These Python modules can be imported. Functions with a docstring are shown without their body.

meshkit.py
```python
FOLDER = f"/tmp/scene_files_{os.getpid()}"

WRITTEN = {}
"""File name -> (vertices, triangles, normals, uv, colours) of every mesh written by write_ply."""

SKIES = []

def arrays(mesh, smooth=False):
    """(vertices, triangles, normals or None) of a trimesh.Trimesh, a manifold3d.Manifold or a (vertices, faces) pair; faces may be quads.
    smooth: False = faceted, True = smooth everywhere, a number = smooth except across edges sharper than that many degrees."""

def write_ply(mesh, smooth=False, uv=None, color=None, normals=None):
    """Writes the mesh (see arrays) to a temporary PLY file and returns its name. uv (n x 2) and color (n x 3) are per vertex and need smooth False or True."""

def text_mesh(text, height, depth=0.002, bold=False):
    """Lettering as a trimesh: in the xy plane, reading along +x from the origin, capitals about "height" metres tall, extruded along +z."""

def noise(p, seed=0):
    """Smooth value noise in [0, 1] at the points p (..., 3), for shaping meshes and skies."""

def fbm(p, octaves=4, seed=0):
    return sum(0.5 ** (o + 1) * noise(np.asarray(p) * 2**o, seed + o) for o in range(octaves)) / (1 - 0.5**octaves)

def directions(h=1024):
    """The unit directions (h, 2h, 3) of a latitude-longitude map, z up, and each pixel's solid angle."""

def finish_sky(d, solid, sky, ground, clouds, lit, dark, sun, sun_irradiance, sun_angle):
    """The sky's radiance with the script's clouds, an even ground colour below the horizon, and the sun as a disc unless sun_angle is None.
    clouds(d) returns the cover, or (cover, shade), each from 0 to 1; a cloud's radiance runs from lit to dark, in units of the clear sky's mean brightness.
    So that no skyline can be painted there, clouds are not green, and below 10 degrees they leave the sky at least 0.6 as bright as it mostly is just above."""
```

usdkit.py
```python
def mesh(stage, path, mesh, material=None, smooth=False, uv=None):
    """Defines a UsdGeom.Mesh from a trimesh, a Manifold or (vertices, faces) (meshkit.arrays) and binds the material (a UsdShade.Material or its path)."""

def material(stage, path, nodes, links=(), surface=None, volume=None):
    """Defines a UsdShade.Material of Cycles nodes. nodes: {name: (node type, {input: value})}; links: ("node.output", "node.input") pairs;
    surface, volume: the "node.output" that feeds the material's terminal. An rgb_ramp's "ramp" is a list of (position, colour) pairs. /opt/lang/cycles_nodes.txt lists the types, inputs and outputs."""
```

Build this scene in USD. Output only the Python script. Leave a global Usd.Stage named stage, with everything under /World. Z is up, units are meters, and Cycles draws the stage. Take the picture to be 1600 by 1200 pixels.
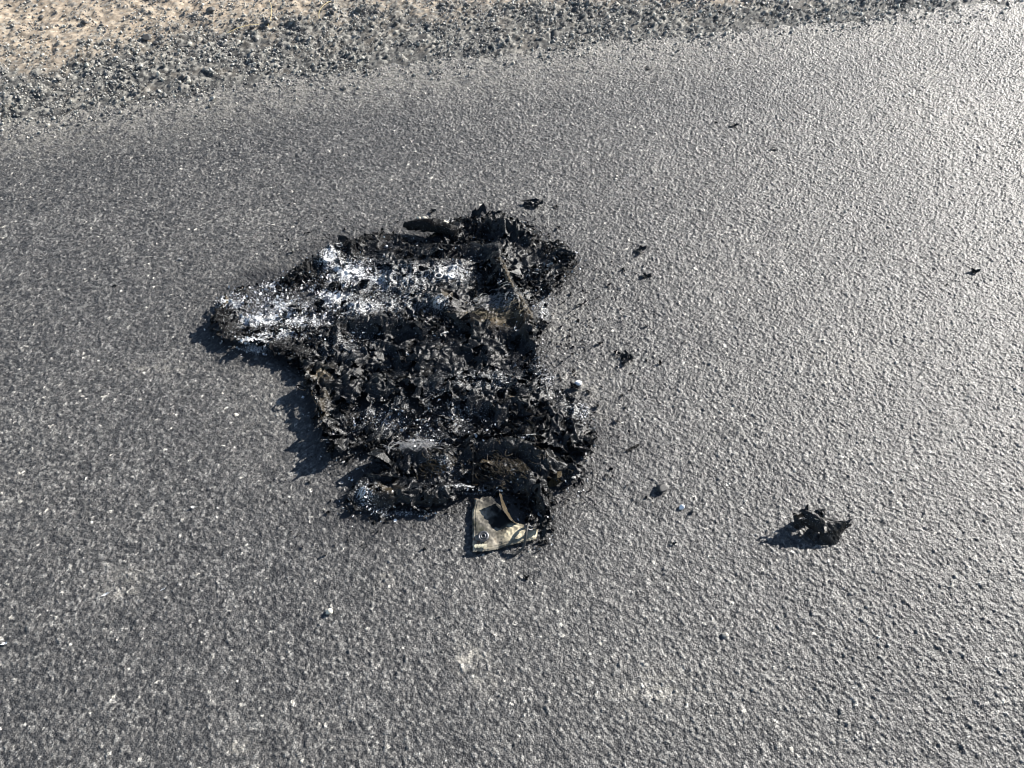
import math, random
import numpy as np
import shapely
from scipy.spatial import cKDTree
from pxr import Usd, UsdGeom, UsdShade, UsdLux, Gf, Sdf, Vt
import usdkit, meshkit

stage = Usd.Stage.CreateInMemory()
UsdGeom.SetStageUpAxis(stage, 'Z')
UsdGeom.SetStageMetersPerUnit(stage, 1.0)
UsdGeom.Xform.Define(stage, '/World')
UsdGeom.Scope.Define(stage, '/World/Looks')
T = Sdf.ValueTypeNames
rng = np.random.default_rng(7)

# ------------------------------------------------------------------ camera, sky, sun, exposure
CAM_H, PITCH, FOCAL, APER = 1.5, 55.0, 28.0, 36.0
SUN_AZ, SUN_EL = math.radians(58), math.radians(29)
cam = UsdGeom.Camera.Define(stage, '/World/camera')
cam.AddTranslateOp().Set(Gf.Vec3d(0, 0, CAM_H))
cam.AddRotateXOp().Set(90.0 - PITCH)
cam.CreateFocalLengthAttr(FOCAL)
cam.CreateHorizontalApertureAttr(APER)
cam.CreateVerticalApertureAttr(APER * 0.75)
cam.CreateClippingRangeAttr(Gf.Vec2f(0.05, 1000))
cam.CreateExposureAttr(1.6)

sky = usdkit.material(stage, '/World/Looks/sky_light', {
    's': ('sky_texture', {'sky_type': 'single_scattering', 'sun_disc': False, 'sun_elevation': SUN_EL, 'sun_rotation': SUN_AZ, 'aerosol_density': .35}),
    'b': ('background_shader', {'strength': 0.05})}, [('s.color', 'b.color')], surface='b.background')
dome = UsdLux.DomeLight.Define(stage, '/World/sky')
UsdShade.MaterialBindingAPI.Apply(dome.GetPrim()).Bind(sky)
sun = UsdLux.DistantLight.Define(stage, '/World/sun')
sun.AddRotateZOp().Set(-math.degrees(SUN_AZ))
sun.AddRotateXOp().Set(-(90.0 - math.degrees(SUN_EL)))
sun.CreateNormalizeAttr(True)
sun.CreateIntensityAttr(1.25)
sun.CreateAngleAttr(0.5)
sun.CreateColorAttr(Gf.Vec3f(1.0, 0.955, 0.89))

# ------------------------------------------------------------------ helpers
_a = math.radians(PITCH)
FWD = np.array([0, math.cos(_a), -math.sin(_a)])
UP = np.array([0, math.sin(_a), math.cos(_a)])
FPX = FOCAL / APER * 1600.0


def P(px, py, z=0.0):
    """The point at height z seen at a place of the 1600 x 1200 photograph."""
    d = FWD + np.array([1, 0, 0]) * (px - 800) / FPX - UP * (py - 600) / FPX
    t = (z - CAM_H) / d[2]
    return np.array([d[0] * t, d[1] * t, z])


def P2(line, z=0.0):
    return np.array([P(*(q if len(q) > 2 else (q[0], q[1], z)))[:2] for q in line])


COUNT = {}


def path_for(name, parent='/World'):
    k = (parent, name)
    n = COUNT.get(k, 0)
    COUNT[k] = n + 1
    return f'{parent}/{name}' + (f'_{n:03d}' if n else '')


def tag(prim, label=None, cat=None, group=None, kind=None):
    p = prim.GetPrim() if hasattr(prim, 'GetPrim') else prim
    for k, v in (('label', label), ('category', cat), ('group', group), ('kind', kind)):
        if v:
            p.SetCustomDataByKey(k, v)
    return p


def thing(name, label, cat, loc=(0, 0, 0), group=None, kind=None):
    x = UsdGeom.Xform.Define(stage, path_for(name))
    x.AddTranslateOp().Set(Gf.Vec3d(*map(float, loc)))
    tag(x, label, cat, group, kind)
    return x


def mesh(name, v, f, mat, parent='/World', normals=None, mask=None, origin=None, powder=None):
    """One Mesh prim; mask is an (n, 3) vertex primvar that the materials read."""
    parent = parent if isinstance(parent, str) else str(parent.GetPath())
    v = np.asarray(v, float)
    if origin is not None:
        v = v - np.asarray(origin)
    m = UsdGeom.Mesh.Define(stage, path_for(name, parent))
    m.CreatePointsAttr(Vt.Vec3fArray.FromNumpy(np.ascontiguousarray(v, np.float32)))
    m.CreateFaceVertexCountsAttr(Vt.IntArray.FromNumpy(np.full(len(f), f.shape[1], np.int32)))
    m.CreateFaceVertexIndicesAttr(Vt.IntArray.FromNumpy(np.ascontiguousarray(f, np.int32).ravel()))
    m.CreateSubdivisionSchemeAttr('none')
    m.CreateDoubleSidedAttr(True)
    if normals is not None:
        m.CreateNormalsAttr(Vt.Vec3fArray.FromNumpy(np.ascontiguousarray(normals, np.float32)))
        m.SetNormalsInterpolation('vertex')
    if mask is not None:
        UsdGeom.PrimvarsAPI(m).CreatePrimvar('mask', T.Color3fArray, 'vertex').Set(Vt.Vec3fArray.FromNumpy(np.ascontiguousarray(mask, np.float32)))
    if powder is not None:
        UsdGeom.PrimvarsAPI(m).CreatePrimvar('powder', T.Color3fArray, 'vertex').Set(Vt.Vec3fArray.FromNumpy(np.ascontiguousarray(powder, np.float32)))
    UsdShade.MaterialBindingAPI.Apply(m.GetPrim()).Bind(mat)
    return m


def vnormals(v, f):
    n = np.zeros_like(v)
    fn = np.cross(v[f[:, 1]] - v[f[:, 0]], v[f[:, 2]] - v[f[:, 0]])
    for k in range(3):
        for c in range(3):
            n[:, c] += np.bincount(f[:, k], fn[:, c], len(v))
    return n / np.maximum(np.linalg.norm(n, axis=1, keepdims=True), 1e-20)


def tris(f):
    return np.vstack([f[:, [0, 1, 2]], f[:, [0, 2, 3]]]) if f.shape[1] == 4 else f


def grid(x0, x1, y0, y1, step):
    nx, ny = int(round((x1 - x0) / step)) + 1, int(round((y1 - y0) / step)) + 1
    X, Y = np.meshgrid(x0 + np.arange(nx) * step, y0 + np.arange(ny) * step)
    i = np.arange(nx * ny).reshape(ny, nx)
    q = np.stack([i[:-1, :-1], i[:-1, 1:], i[1:, 1:], i[1:, :-1]], -1).reshape(-1, 4)
    return X.ravel(), Y.ravel(), q


def compact(v, f, *more):
    used = np.unique(f)
    m = np.full(len(v), -1)
    m[used] = np.arange(len(used))
    return (v[used], m[f]) + tuple(x[used] for x in more)


def nz(x, y, scale, seed=0, octaves=1, z=0.0):
    p = np.stack([x * scale, y * scale, np.full_like(x, z + 0.37)], -1)
    return meshkit.noise(p, seed) if octaves == 1 else meshkit.fbm(p, octaves, seed)


def ridged(x, y, scale, seed=0, octaves=1):
    out = 0
    for o in range(octaves):
        out = out + (1 - np.abs(2 * nz(x, y, scale * 2 ** o, seed + 17 * o) - 1)) * 0.5 ** o
    return out / (2 - 0.5 ** (octaves - 1))


def seg_dist(x, y, line):
    d = np.full(x.shape, 1e9)
    for a, b in zip(line[:-1], line[1:]):
        ab = b - a
        t = np.clip(((x - a[0]) * ab[0] + (y - a[1]) * ab[1]) / max(ab @ ab, 1e-12), 0, 1)
        d = np.minimum(d, np.hypot(x - a[0] - t * ab[0], y - a[1] - t * ab[1]))
    return d


def inside_dist(x, y, poly):
    """Signed distance to a polygon's edge, positive inside."""
    g = shapely.Polygon(poly)
    g = g if g.is_valid else g.buffer(0)
    inn = shapely.contains_xy(g, x, y)
    ring = np.vstack([poly, poly[:1]])
    return np.where(inn, 1, -1) * seg_dist(x, y, ring)


def smooth(a, b, x):
    t = np.clip((x - a) / (b - a), 0, 1)
    return t * t * (3 - 2 * t)


def blob(x, y, px, py, rx, ry, z=0.0):
    """1 in the middle of a patch seen at (px, py) with radii in photograph pixels, 0 outside."""
    c = P(px, py, z)
    sx, sy = abs(P(px + rx, py, z)[0] - c[0]), abs(P(px, py - ry, z)[1] - c[1])
    return np.exp(-(((x - c[0]) / sx) ** 2 + ((y - c[1]) / sy) ** 2))


# ------------------------------------------------------------------ materials
def mat(name, nodes, links, surface='p.BSDF'):
    return usdkit.material(stage, '/World/Looks/' + name, nodes, links, surface)


POS = ('geometry', {})
M = {}
# road: mask r = tone of each stone, g = soot, b = pale dust
M['asphalt'] = mat('asphalt', {
    'g': POS, 'a': ('attribute', {'attribute': 'mask'}), 's': ('separate_color', {}),
    'tone': ('rgb_ramp', {'ramp': [(0, (.016, .016, .017)), (.3, (.042, .042, .042)), (.6, (.064, .062, .060)), (.85, (.102, .101, .098)), (.95, (.165, .160, .15)), (1, (.40, .385, .34))]}),
    'n1': ('noise_texture', {'scale': 2.3, 'detail': 4.0}),
    'r1': ('rgb_ramp', {'ramp': [(.3, (.85, .85, .86)), (.7, (1.15, 1.14, 1.12))]}),
    'mul': ('mix', {'mix_type': 'multiply', 'fac': 1.0}),
    'n3': ('noise_texture', {'scale': 420.0, 'detail': 2.0}),
    'r3': ('rgb_ramp', {'ramp': [(.3, (.7, .7, .7)), (.7, (1.3, 1.3, 1.3))]}),
    'mul3': ('mix', {'mix_type': 'multiply', 'fac': 1.0}),
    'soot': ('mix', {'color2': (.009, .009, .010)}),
    'dust': ('mix', {'color2': (.34, .32, .28)}),
    'rr': ('map_range', {'from_min': .3, 'from_max': .7, 'to_min': .46, 'to_max': .68}),
    'v': ('voronoi_texture', {'scale': 270.0}), 'vb': ('rgb_to_bw', {}), 'rv': ('rgb_ramp', {'ramp': [(.15, (.46, .46, .47)), (.42, (.84, .84, .84)), (.6, (1.1, 1.1, 1.1)), (.78, (1.45, 1.45, 1.43)), (.93, (2.2, 2.18, 2.12))]}), 'mulv': ('mix', {'mix_type': 'multiply', 'fac': 1.0}),
    'bu': ('bump', {'strength': .7, 'distance': .0014, 'invert': True}), 'bu2': ('bump', {'strength': .5, 'distance': .0012}),
    'pw': ('attribute', {'attribute': 'powder'}), 'pws': ('separate_color', {}), 'np': ('noise_texture', {'scale': 380.0, 'detail': 4.0, 'roughness': .7}), 'npr': ('map_range', {'from_min': .36, 'from_max': .64, 'to_min': 1.0, 'to_max': .1}),
    'psub': ('math', {'math_type': 'subtract'}), 'pgain': ('math', {'math_type': 'multiply', 'value2': 2.0, 'use_clamp': True}), 'ash': ('mix', {'color2': (.66, .68, .70)}),
    'p': ('principled_bsdf', {'specular_ior_level': 0.5}),
}, [('g.position', 'n1.vector'), ('g.position', 'n3.vector'), ('g.position', 'v.vector'), ('g.position', 'np.vector'), ('np.fac', 'npr.value'), ('pw.color', 'pws.color'), ('pws.r', 'psub.value1'), ('npr.result', 'psub.value2'), ('psub.value', 'pgain.value1'),
    ('soot.color', 'ash.color1'), ('pgain.value', 'ash.fac'), ('a.color', 's.color'), ('s.r', 'tone.fac'), ('n1.fac', 'r1.fac'),
    ('tone.color', 'mul.color1'), ('r1.color', 'mul.color2'), ('n3.fac', 'r3.fac'), ('mul.color', 'mul3.color1'), ('r3.color', 'mul3.color2'),
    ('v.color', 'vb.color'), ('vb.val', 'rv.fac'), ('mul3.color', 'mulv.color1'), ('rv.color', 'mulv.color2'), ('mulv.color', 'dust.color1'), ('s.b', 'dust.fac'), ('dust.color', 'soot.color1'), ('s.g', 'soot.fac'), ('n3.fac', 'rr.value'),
    ('n3.fac', 'bu2.height'), ('bu2.normal', 'bu.normal'), ('v.distance', 'bu.height'), ('bu.normal', 'p.normal'), ('ash.color', 'p.base_color'), ('rr.result', 'p.roughness')])
# verge: mask r = tone, g = how sandy
M['verge'] = mat('verge', {
    'g': POS, 'a': ('attribute', {'attribute': 'mask'}), 's': ('separate_color', {}),
    'tone': ('rgb_ramp', {'ramp': [(0, (.03, .03, .03)), (.5, (.075, .074, .070)), (.8, (.165, .16, .145)), (1, (.30, .28, .25))]}),
    'n1': ('noise_texture', {'scale': 60.0, 'detail': 5.0}),
    'sand': ('rgb_ramp', {'ramp': [(.3, (.15, .12, .09)), (.5, (.25, .205, .155)), (.7, (.36, .31, .245))]}),
    'm': ('mix', {}),
    'n3': ('noise_texture', {'scale': 500.0, 'detail': 2.0}),
    'bu': ('bump', {'strength': 0.6, 'distance': .002}),
    'p': ('principled_bsdf', {'roughness': .75, 'specular_ior_level': .3}),
}, [('g.position', 'n1.vector'), ('g.position', 'n3.vector'), ('a.color', 's.color'), ('s.r', 'tone.fac'), ('n1.fac', 'sand.fac'), ('tone.color', 'm.color1'),
    ('sand.color', 'm.color2'), ('s.g', 'm.fac'), ('n3.fac', 'bu.height'), ('bu.normal', 'p.normal'), ('m.color', 'p.base_color')])


def stone_mat(name, ramp, rough=.5):
    return mat(name, {
        'g': POS, 'o': ('object_info', {}), 'n': ('noise_texture', {'scale': 90.0, 'detail': 3.0}), 'r': ('rgb_ramp', {'ramp': ramp}),
        'ad': ('math', {'math_type': 'multiply_add', 'value2': .5, 'value3': .0}), 'ad2': ('math', {'math_type': 'add'}), 'h': ('math', {'math_type': 'multiply', 'value2': .55}),
        'n3': ('noise_texture', {'scale': 600.0, 'detail': 2.0}), 'bu': ('bump', {'strength': .5, 'distance': .001}),
        'p': ('principled_bsdf', {'roughness': rough, 'specular_ior_level': .5}),
    }, [('g.position', 'n.vector'), ('g.position', 'n3.vector'), ('o.random', 'h.value1'), ('n.fac', 'ad.value1'), ('ad.value', 'ad2.value1'), ('h.value', 'ad2.value2'),
        ('ad2.value', 'r.fac'), ('r.color', 'p.base_color'), ('n3.fac', 'bu.height'), ('bu.normal', 'p.normal')])


M['crumb'] = stone_mat('crumb', [(.1, (.04, .04, .04)), (.40, (.11, .107, .10)), (.62, (.20, .195, .18)), (.9, (.42, .40, .35))], .5)
M['clod'] = stone_mat('clod', [(.1, (.016, .016, .017)), (.6, (.04, .039, .038)), (.9, (.07, .066, .06))], .55)
M['pale_stone'] = stone_mat('pale_stone', [(.1, (.20, .19, .17)), (.5, (.36, .34, .29)), (.9, (.50, .47, .40))], .6)


def char_mat(name, dark, light, spec=.3, rough=.42):
    """Charred cloth: mask r = white ash, g = grey ash, b = scorched brown fibre."""
    return mat(name, {
        'g': POS, 'a': ('attribute', {'attribute': 'mask'}), 's': ('separate_color', {}),
        'n': ('noise_texture', {'scale': 70.0, 'detail': 6.0, 'roughness': .65}),
        'c': ('rgb_ramp', {'ramp': [(.35, dark), (.65, light)]}),
        'na': ('noise_texture', {'scale': 330.0, 'detail': 5.0, 'roughness': .75}),
        'nr': ('map_range', {'from_min': .38, 'from_max': .62, 'to_min': .95, 'to_max': .02}),
        'sub': ('math', {'math_type': 'subtract'}), 'gain': ('math', {'math_type': 'multiply', 'value2': 2.1, 'use_clamp': True}),
        'subg': ('math', {'math_type': 'subtract'}), 'gaing': ('math', {'math_type': 'multiply', 'value2': 2.0, 'use_clamp': True}),
        'mb': ('mix', {'color2': (.11, .085, .05)}), 'mg': ('mix', {'color2': (.20, .20, .20)}), 'ma': ('mix', {'color2': (.66, .68, .70)}),
        'rr': ('map_range', {'from_min': 0.0, 'from_max': 1.0, 'to_min': rough, 'to_max': .9}),
        'nb': ('noise_texture', {'scale': 330.0, 'detail': 4.0}), 'bu': ('bump', {'strength': .8, 'distance': .002}),
        'p': ('principled_bsdf', {'specular_ior_level': spec}),
    }, [('g.position', 'n.vector'), ('g.position', 'na.vector'), ('g.position', 'nb.vector'), ('a.color', 's.color'), ('n.fac', 'c.fac'), ('na.fac', 'nr.value'),
        ('s.r', 'sub.value1'), ('nr.result', 'sub.value2'), ('sub.value', 'gain.value1'), ('s.g', 'subg.value1'), ('nr.result', 'subg.value2'), ('subg.value', 'gaing.value1'),
        ('c.color', 'mb.color1'), ('s.b', 'mb.fac'), ('mb.color', 'mg.color1'), ('gaing.value', 'mg.fac'), ('mg.color', 'ma.color1'), ('gain.value', 'ma.fac'),
        ('gain.value', 'rr.value'), ('rr.result', 'p.roughness'), ('nb.fac', 'bu.height'), ('bu.normal', 'p.normal'), ('ma.color', 'p.base_color')])


M['char'] = char_mat('char', (.0014, .0015, .0019), (.0036, .0041, .005), spec=.25, rough=.31)
M['char_matte'] = char_mat('char_matte', (.0022, .0022, .0025), (.0060, .0061, .0064), spec=.08, rough=.55)


def plain(name, col, rough=.6, metal=0.0, var=.35, scale=150.0):
    return mat(name, {
        'g': POS, 'n': ('noise_texture', {'scale': scale, 'detail': 4.0}),
        'c': ('rgb_ramp', {'ramp': [(.3, tuple(q * (1 - var) for q in col)), (.7, tuple(q * (1 + var) for q in col))]}),
        'bu': ('bump', {'strength': .4, 'distance': .001}),
        'p': ('principled_bsdf', {'roughness': rough, 'metallic': metal})},
        [('g.position', 'n.vector'), ('n.fac', 'c.fac'), ('c.color', 'p.base_color'), ('n.fac', 'bu.height'), ('bu.normal', 'p.normal')])


M['ash'] = plain('ash', (.56, .57, .59), .9, var=.25)
M['grey_flake'] = plain('grey_flake', (.20, .20, .20), .6)
M['scorched'] = plain('scorched', (.10, .085, .055), .8, var=.6)
M['straw'] = plain('straw', (.50, .40, .20), .6)
M['steel'] = plain('steel', (.10, .10, .105), .5, .8, .5)
M['cord'] = plain('cord', (.022, .022, .021), .6)
M['thread'] = plain('thread', (.42, .40, .30), .8)
M['cloth'] = mat('cloth', {
    'g': POS, 'n': ('noise_texture', {'scale': 42.0, 'detail': 3.0}),
    'c': ('rgb_ramp', {'ramp': [(.30, (.035, .036, .026)), (.44, (.085, .080, .070)), (.52, (.17, .157, .133)), (.60, (.28, .255, .21)), (.68, (.13, .085, .062))]}),
    'a': ('attribute', {'attribute': 'mask'}), 's': ('separate_color', {}),
    'cream': ('mix', {'color2': (.52, .46, .33)}), 'burn': ('mix', {'color2': (.010, .010, .010)}),
    'nb': ('noise_texture', {'scale': 700.0, 'detail': 2.0}), 'bu': ('bump', {'strength': .5, 'distance': .0008}),
    'p': ('principled_bsdf', {'roughness': .85, 'specular_ior_level': .2})},
    [('g.position', 'n.vector'), ('g.position', 'nb.vector'), ('n.fac', 'c.fac'), ('a.color', 's.color'), ('c.color', 'cream.color1'), ('s.r', 'cream.fac'), ('cream.color', 'burn.color1'), ('s.g', 'burn.fac'),
     ('burn.color', 'p.base_color'), ('nb.fac', 'bu.height'), ('bu.normal', 'p.normal')])

# ------------------------------------------------------------------ ground, road, verge
# line where the road's mat ends and the loose crumbs begin; y as a function of x, carried on beyond the picture
EDGE = P2([(-260, 205), (0, 190), (100, 178), (250, 152), (450, 122), (650, 98), (850, 82), (1000, 64), (1200, 42), (1400, 22), (1600, 0), (1900, -40)])
SAND = P2([(-300, 112), (0, 100), (100, 88), (200, 66), (300, 48), (480, 36), (600, 18), (700, 6), (800, -4), (1000, -14), (1200, -24), (1600, -60), (1900, -90)])


def edge_y(x):
    s0, s1 = (EDGE[1, 1] - EDGE[0, 1]) / (EDGE[1, 0] - EDGE[0, 0]), (EDGE[-1, 1] - EDGE[-2, 1]) / (EDGE[-1, 0] - EDGE[-2, 0])
    y = np.interp(x, EDGE[:, 0], EDGE[:, 1])
    return y + np.where(x < EDGE[0, 0], (x - EDGE[0, 0]) * s0, 0) + np.where(x > EDGE[-1, 0], (x - EDGE[-1, 0]) * s1, 0)


def sand_y(x):
    return np.interp(x, SAND[:, 0], SAND[:, 1])


def stones(x, y, size, seed, x0, x1, y0, y1, flat=.6):
    """Rounded stones set close together: height 0..1, a number per stone."""
    r = np.random.default_rng(seed)
    nx, ny = int((x1 - x0) / size) + 3, int((y1 - y0) / size) + 3
    gx, gy = np.meshgrid(np.arange(nx), np.arange(ny))
    s = np.stack([x0 - size + (gx + r.random(gx.shape)) * size, y0 - size + (gy + r.random(gx.shape)) * size], -1).reshape(-1, 2)
    d, i = cKDTree(s).query(np.stack([x, y], -1), k=2, workers=-1)
    t = np.clip((d[:, 1] - d[:, 0]) / (flat * size), 0, 1)
    ident = r.random(len(s))[i[:, 0]]
    tilt = r.normal(0, .30, (len(s), 2))[i[:, 0]]
    off = np.stack([x, y], -1) - s[i[:, 0]]
    return 1 - (1 - t) ** 2.2, ident, (tilt * off).sum(1)


def road_height(x, y, box):
    jx, jy = (nz(x, y, 160, 3) - .5) * .004, (nz(x, y, 160, 4) - .5) * .004
    dome, ident, slope = stones(x + jx, y + jy, .0068, 11, *box, .55)
    big = nz(x, y, 45, 21, 2)
    amp = .54 + .18 * smooth(-.8, 1.2, x) + .25 * (nz(x, y, 3, 8, 2) - .5)
    pit = smooth(.64, .80, nz(x, y, 125, 9, 2)) * nz(x, y, 7, 19, 2) * 1.3
    h = amp * (.0025 * dome + (.0034 * (ident - .5) + 1.0 * np.clip(slope, -.0018, .0018)) * smooth(0, .8, dome) - .0030 * pit) + .0030 * (big - .5) + .004 * (nz(x, y, 2.2, 5, 2) - .5)
    return h, ident


HEAPC = P(640, 590)[:2]


SLEEVE = [(330, 498, .03), (345, 478), (368, 455), (400, 448), (440, 440), (490, 405), (515, 392), (560, 378), (612, 368), (632, 385), (650, 440), (640, 520), (560, 548), (480, 560, .03), (452, 556, .03), (420, 546, .03), (395, 536, .02), (380, 538, .03), (352, 520, .04), (336, 508, .04)]
BODY = [(560, 378), (612, 368), (655, 385), (700, 352), (745, 340), (800, 346), (842, 366), (828, 388), (800, 400), (800, 430), (826, 488), (842, 560), (850, 604), (760, 606), (640, 600), (540, 600), (470, 578), (520, 530), (560, 480)]
RIGHT = [(742, 350), (838, 366), (832, 384), (868, 380), (898, 402), (884, 432), (850, 458), (822, 476), (800, 440), (780, 400), (760, 380)]
LOWER = [(474, 588, .05), (500, 586), (560, 590), (640, 596), (760, 598), (846, 606), (882, 618), (900, 640), (905, 660), (926, 676), (924, 692), (886, 716), (862, 712), (850, 700), (800, 690), (745, 688), (742, 730), (690, 716), (620, 706), (560, 700), (545, 712, .02), (520, 698, .05), (496, 652, .05), (482, 612, .05)]
STRIP = [(560, 752), (592, 718), (610, 704, .03), (660, 704, .03), (738, 716), (742, 772), (700, 790), (640, 796), (580, 806), (545, 800), (545, 778)]
FLAP = [(738, 684, .05), (790, 684, .05), (828, 690, .05), (860, 716), (852, 750), (860, 778), (856, 820), (848, 850), (826, 800), (808, 770), (770, 770), (748, 780), (738, 740)]
FOLD = [(850, 718), (866, 706), (895, 720, .02), (907, 740, .02), (890, 758), (866, 756)]

ALL = shapely.union_all([shapely.Polygon(P2(p, .006)).buffer(0) for p in (SLEEVE, BODY, RIGHT, LOWER, STRIP, FLAP, FOLD)])


def road_masks(x, y, ident):
    tone = np.clip(ident * .92 + (nz(x, y, 12, 31, 2) - .5) * .25, 0, .955)
    tone = np.where(ident > .988, .96 + (ident - .988) * 3, tone)
    n = nz(x, y, 60, 41, 3)
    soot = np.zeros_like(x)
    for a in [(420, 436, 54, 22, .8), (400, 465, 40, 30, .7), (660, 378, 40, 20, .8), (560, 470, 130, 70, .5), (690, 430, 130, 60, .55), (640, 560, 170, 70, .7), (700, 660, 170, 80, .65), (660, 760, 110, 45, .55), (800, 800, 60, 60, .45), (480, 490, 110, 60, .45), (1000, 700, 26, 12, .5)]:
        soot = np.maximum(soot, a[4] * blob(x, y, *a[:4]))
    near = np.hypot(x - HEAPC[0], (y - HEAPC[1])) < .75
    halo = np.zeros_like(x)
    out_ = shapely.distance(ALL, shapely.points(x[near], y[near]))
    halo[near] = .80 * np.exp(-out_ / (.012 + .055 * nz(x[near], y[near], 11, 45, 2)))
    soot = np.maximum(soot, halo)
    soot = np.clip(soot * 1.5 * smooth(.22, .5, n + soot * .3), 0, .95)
    dust = np.zeros_like(x)
    for a in [(735, 1030, 26, 22, .8), (376, 1165, 16, 10, .8), (190, 925, 22, 8, .6), (605, 905, 12, 16, .5), (1020, 1080, 60, 30, .4), (200, 900, 40, 14, .3), (760, 1060, 40, 20, .35), (870, 500, 26, 40, .35), (850, 460, 25, 22, .4), (905, 600, 34, 24, .5),
              (930, 640, 30, 40, .3), (400, 535, 50, 12, .6), (250, 575, 60, 10, .35), (540, 560, 190, 120, .16), (880, 770, 40, 40, .25), (1330, 560, 60, 22, .3), (1480, 180, 90, 60, .25), (1440, 120, 60, 26, .3), (1040, 1090, 30, 14, .5), (450, 415, 50, 12, .25)]:
        dust = np.maximum(dust, a[4] * blob(x, y, *a[:4]))
    dust = np.clip(dust * smooth(.42, .66, nz(x, y, 130, 43, 3)) * .9, 0, .8)
    # dust trodden in from the sandy side, and the lighter wheel-worn middle of the lane
    dust = np.maximum(dust, .42 * smooth(.32, -.05, edge_y(x) - y) * smooth(.35, .62, nz(x, y, 90, 47, 3)))
    return np.stack([tone, soot, dust], -1)


ASH = [(405, 500, 42, 13, .74), (470, 498, 60, 18, .56), (365, 474, 26, 14, .6), (440, 478, 70, 22, .50), (425, 452, 60, 18, .36), (515, 408, 18, 20, .62), (542, 428, 38, 24, .72), (525, 462, 40, 18, .72), (590, 440, 56, 26, .5), (560, 485, 60, 18, .5),
       (640, 440, 56, 26, .40), (620, 480, 80, 30, .36), (690, 485, 18, 12, .5), (700, 430, 40, 20, .5), (780, 482, 34, 12, .42), (400, 540, 30, 10, .7), (440, 525, 60, 10, .5), (540, 540, 60, 22, .25), (620, 800, 60, 7, .42), (570, 775, 20, 18, .5), (600, 655, 50, 26, .34), (660, 690, 50, 18, .34), (690, 650, 60, 30, .3),
       (820, 690, 16, 8, .6), (760, 600, 90, 18, .3), (905, 640, 30, 24, .4), (680, 345, 26, 5, .7), (735, 768, 50, 3, .5), (640, 708, 40, 4, .4), (850, 590, 26, 30, .42), (850, 480, 14, 30, .45), (690, 735, 30, 16, .35)]


def ash_mask(x, y):
    a = np.zeros_like(x)
    for q_ in ASH:
        a = np.maximum(a, q_[4] * blob(x, y, *q_[:4], z=.010))
    return np.clip(a * 1.24, 0, 1.0)


def heightfield_normals(z, nx, ny, step):
    Z = z.reshape(ny, nx)
    gy, gx = np.gradient(Z, step)
    n = np.stack([-gx, -gy, np.ones_like(Z)], -1)
    return (n / np.linalg.norm(n, axis=-1, keepdims=True)).reshape(-1, 3)


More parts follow.
